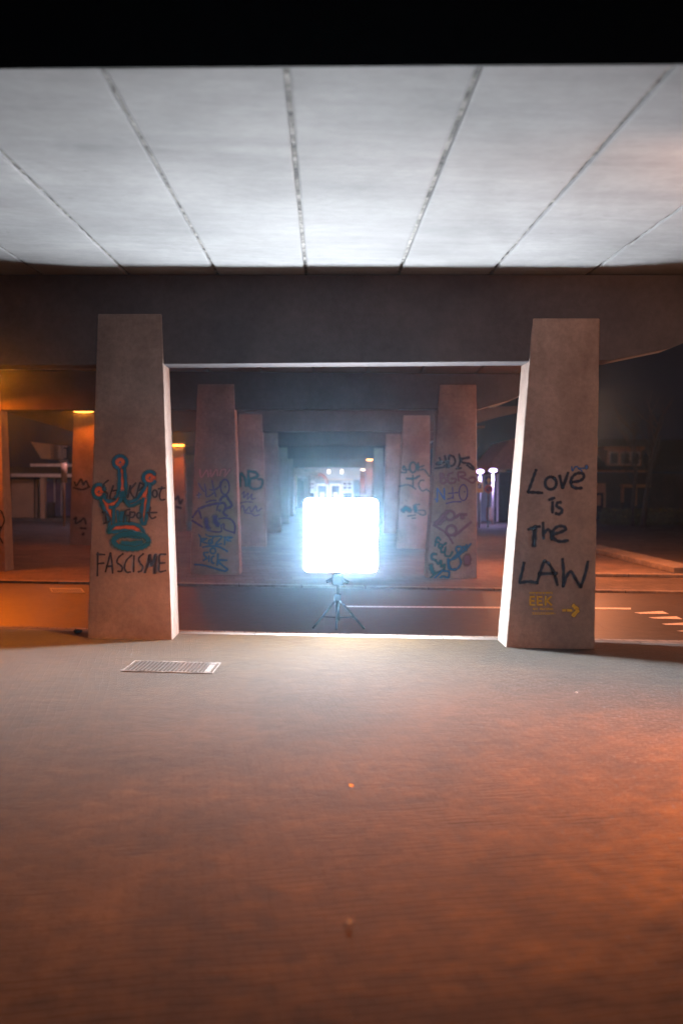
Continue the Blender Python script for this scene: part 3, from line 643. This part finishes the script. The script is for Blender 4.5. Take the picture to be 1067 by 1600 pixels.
# ------------------------------------------------------------------ plaza details
def grate(name, q, nb, z, label, mat, extra):
    "q: four measured corners (far-left, far-right, near-right, near-left)"
    a, b, c_, d = [G(px, py, z) for px, py in q]
    cen = (a + b + c_ + d) / 4; root = empty(name, cen, label, 'drain')
    ux = (b - a); wy = (d - a)
    bm = NB()
    def quad(u0, u1, v0, v1, z0, z1):
        pt = lambda u, v, zz: a + ux * u + wy * v + Vector((0, 0, zz))
        hexa(bm, [pt(u0, v0, z0), pt(u1, v0, z0), pt(u1, v1, z0), pt(u0, v1, z0)], [pt(u0, v0, z1), pt(u1, v0, z1), pt(u1, v1, z1), pt(u0, v1, z1)])
    quad(0, 1, 0, 1, 0.002, 0.004); link('pit', bm, M['plaza'] if extra else M['dark'], root)
    bm = NB()
    quad(0, 1, 0, .05, .004, .007); quad(0, 1, .95, 1, .004, .007); quad(0, .012, .05, .95, .004, .007); quad(.988, 1, .05, .95, .004, .007)
    if extra: quad(.90, .955, .055, .945, .0045, .0085)
    link('frame', bm, M['joint'] if extra else mat, root)
    bm = NB(); u0, u1 = (.08, .87) if extra else (.04, .96)
    for i in range(nb):
        u = u0 + (u1 - u0) * i / (nb - 1); quad(u - .008, u + .008, .06, .94, .0045, .009)
    link('bars', bm, mat, root)
grate('drain_grate', [(211, 1033), (346, 1036.5), (327, 1052.5), (190, 1049)], 19, 0.0, 'steel drain grate of thin bars set in the paving in front of the crown pier', M['steel'], True)
grate('road_drain', [(78, 919.5), (127, 919.5), (131, 926.5), (82, 926.5)], 15, ZR, 'small barred drain in the orange lit road at far left', M['paint'], False)
for k, (px, py, s, mat, lab) in enumerate(((549, 1231, .012, 'leaf_gold', 'tiny yellow leaf lying on the paving in the middle'), (900, 1084, .013, 'white', 'small pale leaf on the paving in front of the lettered right pier'), (545, 1444, .010, 'white', 'small pale scrap on the dark paving near the bottom'))):
    g = G(px, py, 0); bm = NB(); n = 9; vs = []
    cc = bm.verts.new((g.x, g.y, .006))
    for i in range(n):
        a = 2 * math.pi * i / n; r = s * (0.7 + .5 * random.random()); vs.append(bm.verts.new((g.x + r * math.cos(a), g.y + r * math.sin(a), .004 + .012 * random.random())))
    for i in range(n): bm.faces.new((cc, vs[i], vs[(i+1) % n]))
    tag(link('leaf' if k < 2 else 'paper_scrap', bm, M[mat]), lab, 'leaf' if k < 2 else 'litter')
# pebble by the crown pier at the kerb
g = G(122, 989, 0.0); bm = NB(); bmesh.ops.create_icosphere(bm, subdivisions=2, radius=.035)
for v in bm.verts: v.co = Vector((v.co.x * 1.3, v.co.y, v.co.z * .6)) * (1 + .15 * random.uniform(-1, 1)) + Vector((g.x, g.y, .018))
tag(link('stone', bm, M['dark'], smooth=True), 'small dark stone on the kerb left of the crown pier', 'stone')

# road markings
def patch(name, pts, z=ZR + .005, mat='paint'):
    bm = NB(); bm.faces.new([bm.verts.new(G(px, py, z)) for px, py in pts]); return tag(link(name, bm, M[mat]), kind='structure')
patch('road_marking', [(540, 946.3), (985, 949.6), (985, 952.2), (540, 948.6)])
for q in ([(990, 957), (1034, 954.6), (1044, 959), (1000, 959)], [(1012, 964.5), (1056, 962.8), (1066, 967.5), (1022, 966.5)], [(1033, 974.5), (1078, 972.2), (1088, 977), (1040, 976.3)], [(1056, 985.5), (1100, 983.3), (1112, 988.5), (1064, 986.8)]):
    patch('road_marking', q)
# kerb running away on the right, beyond the road
def kerb_px(a, b, w=.16, h=.12):
    A = G(*a, 0); B = G(*b, 0); d = (B - A).normalized(); n = Vector((-d.y, d.x, 0)) * w / 2
    bm = NB(); hexa(bm, [A - n, B - n, B + n, A + n], [p + Vector((0, 0, h)) for p in (A - n, B - n, B + n, A + n)], bev=.01)
    return tag(link('kerb', bm, M['kerb']), kind='structure')
kerb_px((920, 858), (1075, 896), w=.5, h=.10)
kerb_px((925, 900), (1160, 903), w=.22, h=.05)

# ------------------------------------------------------------------ buildings
YL = 37.0
bl = empty('shop_building', (P(60, 820, YL, 0).x, YL, 0), 'low building at far left with pale panels, two white bands and slanted dormer', 'building')
def part(name, mat, parent, boxes, Y, depth=.1, bev=0):
    bm = NB()
    for b in boxes: bpx(bm, *b[:4], Y + (b[4] if len(b) > 4 else 0), b[5] if len(b) > 5 else depth, bev)
    return link(name, bm, M[mat], parent)
part('wall', 'brick_dark', bl, [(-60, 744, 160, 822, .25, 5)], YL)
part('roof', 'roof', bl, [(-70, 729, 170, 741, .35, 5.2)], YL)
for q in ((18, 749, 53, 809), (56, 749, 62, 809)): part('panel', 'cream', bl, [q], YL)
part('column', 'cream', bl, [(63, 746, 70, 810, -.35, .3)], YL)
part('fascia', 'white', bl, [(18, 740, 116, 745.5, -.5, .7)], YL)
part('upper_band', 'white', bl, [(48, 724.5, 116, 729, -.2, .4)], YL)
for q in ((72, 749, 85, 806), (86.5, 749, 96, 806), (97.5, 749, 112, 806)):
    w = part('window', 'violet', bl, [q], YL, .1)
part('mullion', 'white', bl, [(85, 749, 86, 806, -.02), (96, 749, 97, 806, -.02)], YL)
part('plinth', 'kerb', bl, [(18, 810, 112, 817, -.4, .6)], YL)
part('bench_block', 'brick_dark', bl, [(74, 785, 84, 807, -.3, .25)], YL)
# dormer with its slanted side
bm = NB(); pts = [(49, 690.5), (79, 694), (79, 716.5), (65, 716.5)]
f = [P(x, y, YL + .3, 0) for x, y in pts]; hexa(bm, f, [p + Vector((0, 1.5, 0)) for p in f]); dm = link('dormer', bm, M['cream'], bl)
bm = NB(); bpx(bm, 79.8, 695, 84.5, 696, YL + .2); bpx(bm, 79.8, 714.5, 84.5, 715.5, YL + .2); bpx(bm, 83.5, 696.2, 84.5, 714.3, YL + .2); link('dormer_frame', bm, M['timber'], dm)
bm = NB()
for i in range(6):
    x = 91.5 + 2.2 * i; bpx(bm, x, 699 + abs(i - 2.5), x + .7, 718 - abs(i - 2.5), YL + .2, .06)
bpx(bm, 91, 696.5, 103, 698, YL + .2, .3); bpx(bm, 93, 719, 103, 720.3, YL + .2, .3)
link('slatted_vent', bm, M['white'], bl)
# post in front
q0 = G(101, 822, 0); pt = P(101, 725, q0.y, 0)
po = empty('sign_post', (q0.x, q0.y, 0), 'slim orange lit post with a thick sleeve in front of the far left building', 'post')
bm = NB(); tube(bm, [(q0.x, q0.y, 0), (q0.x, q0.y, pt.z)], .045, 10); link('pole', bm, M['timber'], po, True)
bm = NB(); zz = P(101, 754, q0.y, 0).z; tube(bm, [(q0.x, q0.y, zz), (q0.x, q0.y, pt.z + .03)], .10, 12); link('sleeve', bm, M['timber'], po, True)

# entrance building between the right piers
YE = 38.0
en = empty('entrance_building', (P(775, 815, YE, 0).x, YE, 0), 'entrance with white columns and violet lit wall behind the signs', 'building')
part('wall', 'house_grey', en, [(742, 742, 766, 816, .3, 3), (766, 740, 778, 816, .5, 3)], YE)
part('side_wall', 'brick_dark', en, [(778.5, 737, 812, 816, .2, 4)], YE)
part('column', 'white', en, [(768, 744, 771.5, 816, -.2, .2)], YE)
part('column', 'white', en, [(776, 740, 778, 816, -.2, .15)], YE)
part('fascia', 'timber', en, [(757, 733.5, 790, 737.5, -.5, .6)], YE)
part('door', 'dark', en, [(770, 793, 775, 815, .25, .1)], YE)
bm = NB(); pts = [(757, 733), (812, 733), (812, 684), (797, 688)]
f = [P(x, y, YE + .2, 0) for x, y in pts]; hexa(bm, f, [p + Vector((0, 4, 0)) for p in f]); link('roof', bm, M['brick_pink'], en)
# utility cabinet
ca = empty('cabinet', (P(765, 814, YE - 1, 0).x, YE - 1, 0), 'orange lit utility cabinet below the round sign', 'cabinet')
part('cabinet_body', 'timber', ca, [(762, 793, 768.5, 813.5, 0, .4)], YE - 1, bev=.02)
part('cabinet_door', 'cream', ca, [(763, 795, 767.5, 811, -.03, .027)], YE - 1)
# modern lamps with violet light
def violet_lamp(x0, x1, y0, y1, Y, label, pole_x=None):
    a = P(x0, y0, Y, 0); b = P(x1, y1, Y, 0); cx, cz = (a.x + b.x) / 2, (a.z + b.z) / 2
    root = empty('street_lamp', (cx, Y, 0), label, 'street lamp', 'violet lit lamps by the entrance')
    bm = NB(); bmesh.ops.create_uvsphere(bm, u_segments=16, v_segments=8, radius=1)
    for v in bm.verts: v.co = Vector((cx + v.co.x * abs(b.x - a.x) / 2, Y + v.co.y * .15, cz + v.co.z * abs(b.z - a.z) / 2))
    link('lamp_head', bm, M['lens_violet'], root, True)
    bm = NB(); tube(bm, [(cx, Y + .05, 0), (cx, Y + .05, cz)], .035, 8); link('pole', bm, M['white'], root, True)
    area('lamp_light', (cx, Y - .1, cz - .15), (0, .1, -1), .3, .1, 60, (.55, .42, 1.0), root)
violet_lamp(744, 756, 733.5, 740, 34.5, 'street lamp with a violet oval head above the portrait parking sign')
violet_lamp(764, 776.5, 732, 738, 35.5, 'street lamp with a violet glowing head above the arrow sign')
# signs
YG = 33.0
def sign_post(x, Y, ztop, label):
    root = empty('road_sign', (x, Y, 0), label, 'sign'); bm = NB(); tube(bm, [(x, Y + .04, 0), (x, Y + .04, ztop)], .03, 8); link('pole', bm, M['steel'], root, True); return root
a = P(763, 744, YG, 0)
s1 = sign_post(a.x, YG, a.z, 'blue sign with an upward arrow above a round no parking sign on one post')
part('arrow_plate', 'sign_blue', s1, [(757.5, 744.5, 769, 756.3)], YG, .02)
bm = NB(); t = [(763.2, 746), (766.8, 751.5), (764.4, 751.5), (764.4, 755.2), (762.1, 755.2), (762.1, 751.5), (759.6, 751.5)]
f = [P(x, y, YG - .012, 0) for x, y in t]; hexa(bm, f, [p + Vector((0, .01, 0)) for p in f]); link('arrow', bm, M['sign_yellow'], s1)
def disc(px, py, r_px, Y, mat, name, parent, th=.01):
    c0 = P(px, py, Y, 0); r = r_px / F * Y; bm = NB()
    pts = [Vector((c0.x + r * math.cos(2*math.pi*i/32), Y, c0.z + r * math.sin(2*math.pi*i/32))) for i in range(32)]
    hexa(bm, pts, [p + Vector((0, th, 0)) for p in pts]); return link(name, bm, M[mat], parent)
disc(763, 764, 6.7, YG, 'sign_red', 'round_plate', s1); disc(763, 764, 3.9, YG - .012, 'sign_blue', 'blue_disc', s1)
bm = NB(); t = [(759.9, 761.7), (760.7, 760.8), (766.1, 766.3), (765.3, 767.2)]; f = [P(x, y, YG - .024, 0) for x, y in t]; hexa(bm, f, [p + Vector((0, .01, 0)) for p in f]); link('slash', bm, M['sign_red'], s1)
a = P(749, 751, YG - .5, 0)
s2 = sign_post(a.x, YG - .5, a.z, 'portrait yellow-white parking sign with small dark picture, beside the HOK pier')
part('plate', 'sign_yellow', s2, [(744.5, 751.5, 754.5, 769.5)], YG - .5, .02)
part('picture', 'sign_blue', s2, [(746, 754.5, 751.5, 763.3, -.012)], YG - .5, .01)
part('picture', 'white', s2, [(748, 756, 750, 758, -.022), (747, 759, 749, 762, -.022)], YG - .5, .008)
part('text_line', 'sign_red', s2, [(745.5, 765, 752.5, 765.8, -.012), (745.5, 766.8, 752.5, 767.5, -.012)], YG - .5, .01)

# dark house on the right
YH = 41.0
hr = empty('brick_house', (P(980, 810, YH, 0).x, YH, 0), 'dark brick house with a flat-roofed dormer and pale window frames at the right', 'house')
part('wall', 'brick_dark', hr, [(880, 739, 1130, 818, .2, 7)], YH)
bm = NB(); f = [P(870, 737, YH, 0), P(1140, 737, YH, 0), P(1140, 690, YH, 0) + Vector((0, 3.6, 0)), P(870, 690, YH, 0) + Vector((0, 3.6, 0))]
hexa(bm, f, [p + Vector((0, .3, .25)) for p in f]); link('roof', bm, M['roof'], hr)
part('gutter', 'timber', hr, [(925, 734.5, 1012, 737.6, -.35, .3)], YH)
dr = part('dormer', 'timber', hr, [(948, 703, 1001, 728, .3, 3)], YH)
part('dormer_roof', 'timber', dr, [(944, 697.5, 1007, 703, 0, 3.4)], YH)
for x0, x1 in ((953, 965.5), (969, 983), (986, 998)):
    part('window', 'white', dr, [(x0 - .8, 705.5, x1 + .8, 726.5, .2, .09)], YH)
    part('pane', 'glass', dr, [(x0 + .6, 707.5, x1 - .6, 725, .17, .025)], YH)
fr = part('door_frame', 'timber', hr, [(926, 755, 945.5, 770, -.05, .2), (943, 770, 945.5, 814, -.05, .2)], YH)
part('door', 'dark', fr, [(928, 770, 942.8, 814, 0, .15)], YH)
part('window', 'timber', fr, [(932, 774, 938, 790, -.05, .04)], YH)
aw = part('window', 'timber', hr, [(972, 757, 1015, 761.5, -.3, .4), (971.5, 761.5, 974, 785, -.05, .2), (991, 755, 994, 790, -.35, .12)], YH)
part('pane', 'glass', aw, [(974, 762, 990, 795, 0, .15), (995, 762, 1014, 795, 0, .15)], YH)

# bare trees
def tree(path, r0, label, seed, cat='tree', mat='bark', tw=14, spread=.6):
    rnd = random.Random(seed); pts = [Vector(p) for p in path]
    root = empty('bare_tree', pts[0], label, cat)
    bm = NB(); tube(bm, pts, r0, 8, r0 * .35); link('trunk', bm, M[mat], root, True)
    bm = NB()
    for k in range(tw):
        t = .35 + .65 * k / tw; i = min(int(t * (len(pts) - 1)), len(pts) - 2); u = t * (len(pts) - 1) - i
        s = pts[i].lerp(pts[i+1], u); a = rnd.uniform(0, 6.28); d = Vector((math.cos(a), math.sin(a), rnd.uniform(.5, 1.3))).normalized()
        L = spread * rnd.uniform(.6, 1.4) * (1.3 - t * .5); br = [s]
        for j in range(4):
            d = (d + Vector((rnd.uniform(-.3, .3), rnd.uniform(-.3, .3), rnd.uniform(0, .25)))).normalized(); br.append(br[-1] + d * L / 4)
        tube(bm, br, r0 * .3, 5, r0 * .08)
        for j in (1, 2, 3):
            d2 = (d + Vector((rnd.uniform(-.9, .9), rnd.uniform(-.9, .9), rnd.uniform(-.1, .7)))).normalized(); tube(bm, [br[j], br[j] + d2 * L * .25, br[j] + d2 * L * .45 + Vector((0, 0, L * .06))], r0 * .12, 4, r0 * .04)
    link('crown', bm, M[mat], root, True)
    return root
def tp(pts, Y): return [P(x, y, Y, 0) for x, y in pts]
g1 = [G(988, 822, 0)] + tp([(988, 790), (993, 735), (990, 690), (988, 660)], G(988, 822, 0).y)
tree(g1, .09, 'thin bare tree in front of the dormer house at right', 3, tw=12, spread=1.1)
g2 = [G(1004, 824, 0)] + tp([(1008, 780), (1016, 725), (1022, 690), (1032, 650)], G(1004, 824, 0).y)
tree(g2, .10, 'taller leaning bare tree right of the dormer house', 5, tw=14, spread=1.2)

# hedge with a few golden leaves (too many leaves to count)
def leaves(name, x0, x1, y, z0, z1, n, mat, label, cat, s=.05, depth=.5, seed=1):
    rnd = random.Random(seed); bm = NB()
    for k in range(n):
        p = Vector((rnd.uniform(x0, x1), y + rnd.uniform(0, depth), z0 + (z1 - z0) * rnd.random() ** .8 * (.75 + .25 * math.sin(rnd.uniform(0, 3)))))
        e = Euler((rnd.uniform(0, 3), rnd.uniform(0, 3), rnd.uniform(0, 3))).to_matrix(); q = s * rnd.uniform(.6, 1.4)
        bm.faces.new([bm.verts.new(p + e @ Vector(v)) for v in ((-q, 0, 0), (0, q * .5, 0), (q, 0, q * .2), (0, -q * .5, 0))])
    return bm
xh0, xh1 = P(940, 818, 35.5, 0).x, P(1110, 818, 35.5, 0).x
hd = empty('hedge', ((xh0 + xh1) / 2, 35.5, 0), 'low dark hedge flecked with golden leaves before the dormer house', 'hedge')
link('foliage', leaves('f', xh0, xh1, 35.3, 0, .62, 5200, None, None, None, .06, .7, 2), M['leaf'], hd)
link('golden_leaves', leaves('f', xh0 + .3, xh0 + 2.6, 35.2, .30, .62, 55, None, None, None, .035, .3, 4), M['leaf_gold'], hd)

# house at the end of the viaduct
YD = 58.0
hs = empty('end_house', (P(520, 790, YD, 0).x, YD, 0), 'grey house with white framed glass doors at the far end above the softbox', 'house')
part('wall', 'house_grey', hs, [(452, 690, 622, 793, .2, 6)], YD)
for x0, x1 in ((494.5, 512.5), (515.5, 532.5)):
    f = part('door', 'white', hs, [(x0, 756, x1, 793, 0, .18)], YD)
    part('pane', 'glass', f, [(x0 + 2.3, 758.8, x1 - 2.3, 790, -.01, .009)], YD)
    part('panel', 'cream', f, [(x0 + 5, 769, x1 - 5, 789, -.03, .018)], YD)
for x0, x1 in ((484, 492), (534.5, 550.5)):
    f = part('window', 'white', hs, [(x0, 752, x1, 766, 0, .18)], YD)
    mx = (x0 + x1) / 2
    part('pane', 'glass', f, [(x0 + 1.3, 753.5, mx - .5, 758.3, -.01, .009), (mx + .5, 753.5, x1 - 1.3, 758.3, -.01, .009), (x0 + 1.3, 759.6, mx - .5, 764.6, -.01, .009), (mx + .5, 759.6, x1 - 1.3, 764.6, -.01, .009)], YD)
    f = part('window', 'white', hs, [(x0 - 1, 768, x1 + 1, 793, 0, .16)], YD)
    part('pane', 'glass', f, [(x0 + .8, 770, x1 - .8, 793, -.01, .009)], YD)
part('eave', 'cream', hs, [(500, 748.5, 552, 750.2, -.3, .4)], YD)
part('shutter', 'dark', hs, [(553, 750, 562, 792, .05, .12)], YD)
part('door', 'dark', hs, [(464, 746, 474, 792, .05, .12)], YD)
part('pilaster', 'cream', hs, [(457.5, 740, 463.5, 792, -.05, .2)], YD)
bm = NB(); arc = [P(514 - 16 * math.sin(R(t)) * -0 + 12 * math.cos(R(t)) - 12 + 0, 758 - 16 * math.sin(R(t)), YD - .1, 0) for t in range(0, 100, 12)]
tube(bm, [P(510 - 10 + 11 * math.cos(R(t)), 757 - 15 * math.sin(R(t)), YD - .1, 0) for t in range(0, 115, 12)], .09, 8); link('arch', bm, M['brick_pink'], hs, True)
for x, mt in ((513.5, 'lens_warm'), (534, 'lens_warm')):
    cc = P(x, 736.5, YD - .1, 0)
    wl_ = empty('wall_lamp', cc, 'small wall lamp on the end house, the %s of the pair' % ('left' if x < 520 else 'right'), 'lamp', 'wall lamps on the end house')
    bm = NB(); box(bm, cc.x - .07, cc.x + .07, YD - .2, YD - .05, cc.z - .13, cc.z + .10, .02); link('lens', bm, M[mt], wl_)
    bm = NB(); box(bm, cc.x - .09, cc.x + .09, YD - .22, YD + .18, cc.z + .105, cc.z + .13, .005); link('cap', bm, M['dark'], wl_)
    area('lamp_light', (cc.x, YD - 2.2, cc.z + .2), (0, .6, -1), .5, .5, 55, (1, .75, .72), wl_)
# pale flowering tree before the end house
Yt = 46.0; rnd = random.Random(11)
base_ = P(459, 800, Yt, 0); base_.z = 0
bt = empty('blossom_tree', base_, 'pale pink arching twigs lit beside the end house, upper left of the softbox', 'tree')
top = P(459, 742, Yt, 0)
bm = NB(); tube(bm, [base_, base_.lerp(top, .5) + Vector((.05, 0, 0)), top], .09, 8, .06); link('trunk', bm, M['blossom'], bt, True)
bm = NB()
for k in range(26):
    e = P(rnd.uniform(455, 500), rnd.uniform(731, 750), Yt + rnd.uniform(-.8, .8), 0); m = top.lerp(e, .5) + Vector((0, 0, rnd.uniform(.1, .35)))
    tube(bm, [Vector(v) for v in catmull([top, top.lerp(m, .5) + Vector((0, 0, .1)), m, e], 4)], .035, 5, .012)
    for j in range(3):
        s = top.lerp(e, rnd.uniform(.4, 1)) + Vector((0, 0, .1)); tube(bm, [s, s + Vector((rnd.uniform(-.2, .35), rnd.uniform(-.2, .2), rnd.uniform(-.3, .15)))], .02, 4, .008)
link('crown', bm, M['blossom'], bt, True)
# distant warm point lamp in the slit
for (x, y, mt, sz, lab) in ((303, 754.5, 'lens_na', .09, 'tiny distant amber lamp in the slit beside the tagged left pier'),):
    cc = P(x - 2.5, y, 52, 0); lp = empty('street_lamp', (cc.x, 52, 0), lab, 'street lamp')
    bm = NB(); bmesh.ops.create_uvsphere(bm, u_segments=12, v_segments=8, radius=sz * 1.6); bmesh.ops.translate(bm, verts=bm.verts, vec=cc); link('lens', bm, M[mt], lp, True)
    bm = NB(); tube(bm, [(cc.x, 52, 0), (cc.x, 52, cc.z)], .04, 8); link('pole', bm, M['steel'], lp, True)

# ------------------------------------------------------------------ glow volume
bm = NB(); box(bm, -60, 60, -15, 75, -1.3, 8.5)
hm = bpy.data.materials.new('glow_haze'); hm.use_nodes = True; nt = hm.node_tree  # bluish volume added to imitate lens glow around the softbox
nt.nodes.remove(nt.nodes['Principled BSDF'])
pv = nt.nodes.new('ShaderNodeVolumePrincipled'); pv.inputs['Color'].default_value = (0.45, 0.74, 1.0, 1); pv.inputs['Density'].default_value = 0.0016; pv.inputs['Anisotropy'].default_value = 0.94
nt.links.new(pv.outputs[0], nt.nodes['Material Output'].inputs['Volume'])
hz = link('glow_haze', bm, hm); tag(hz, kind='stuff')
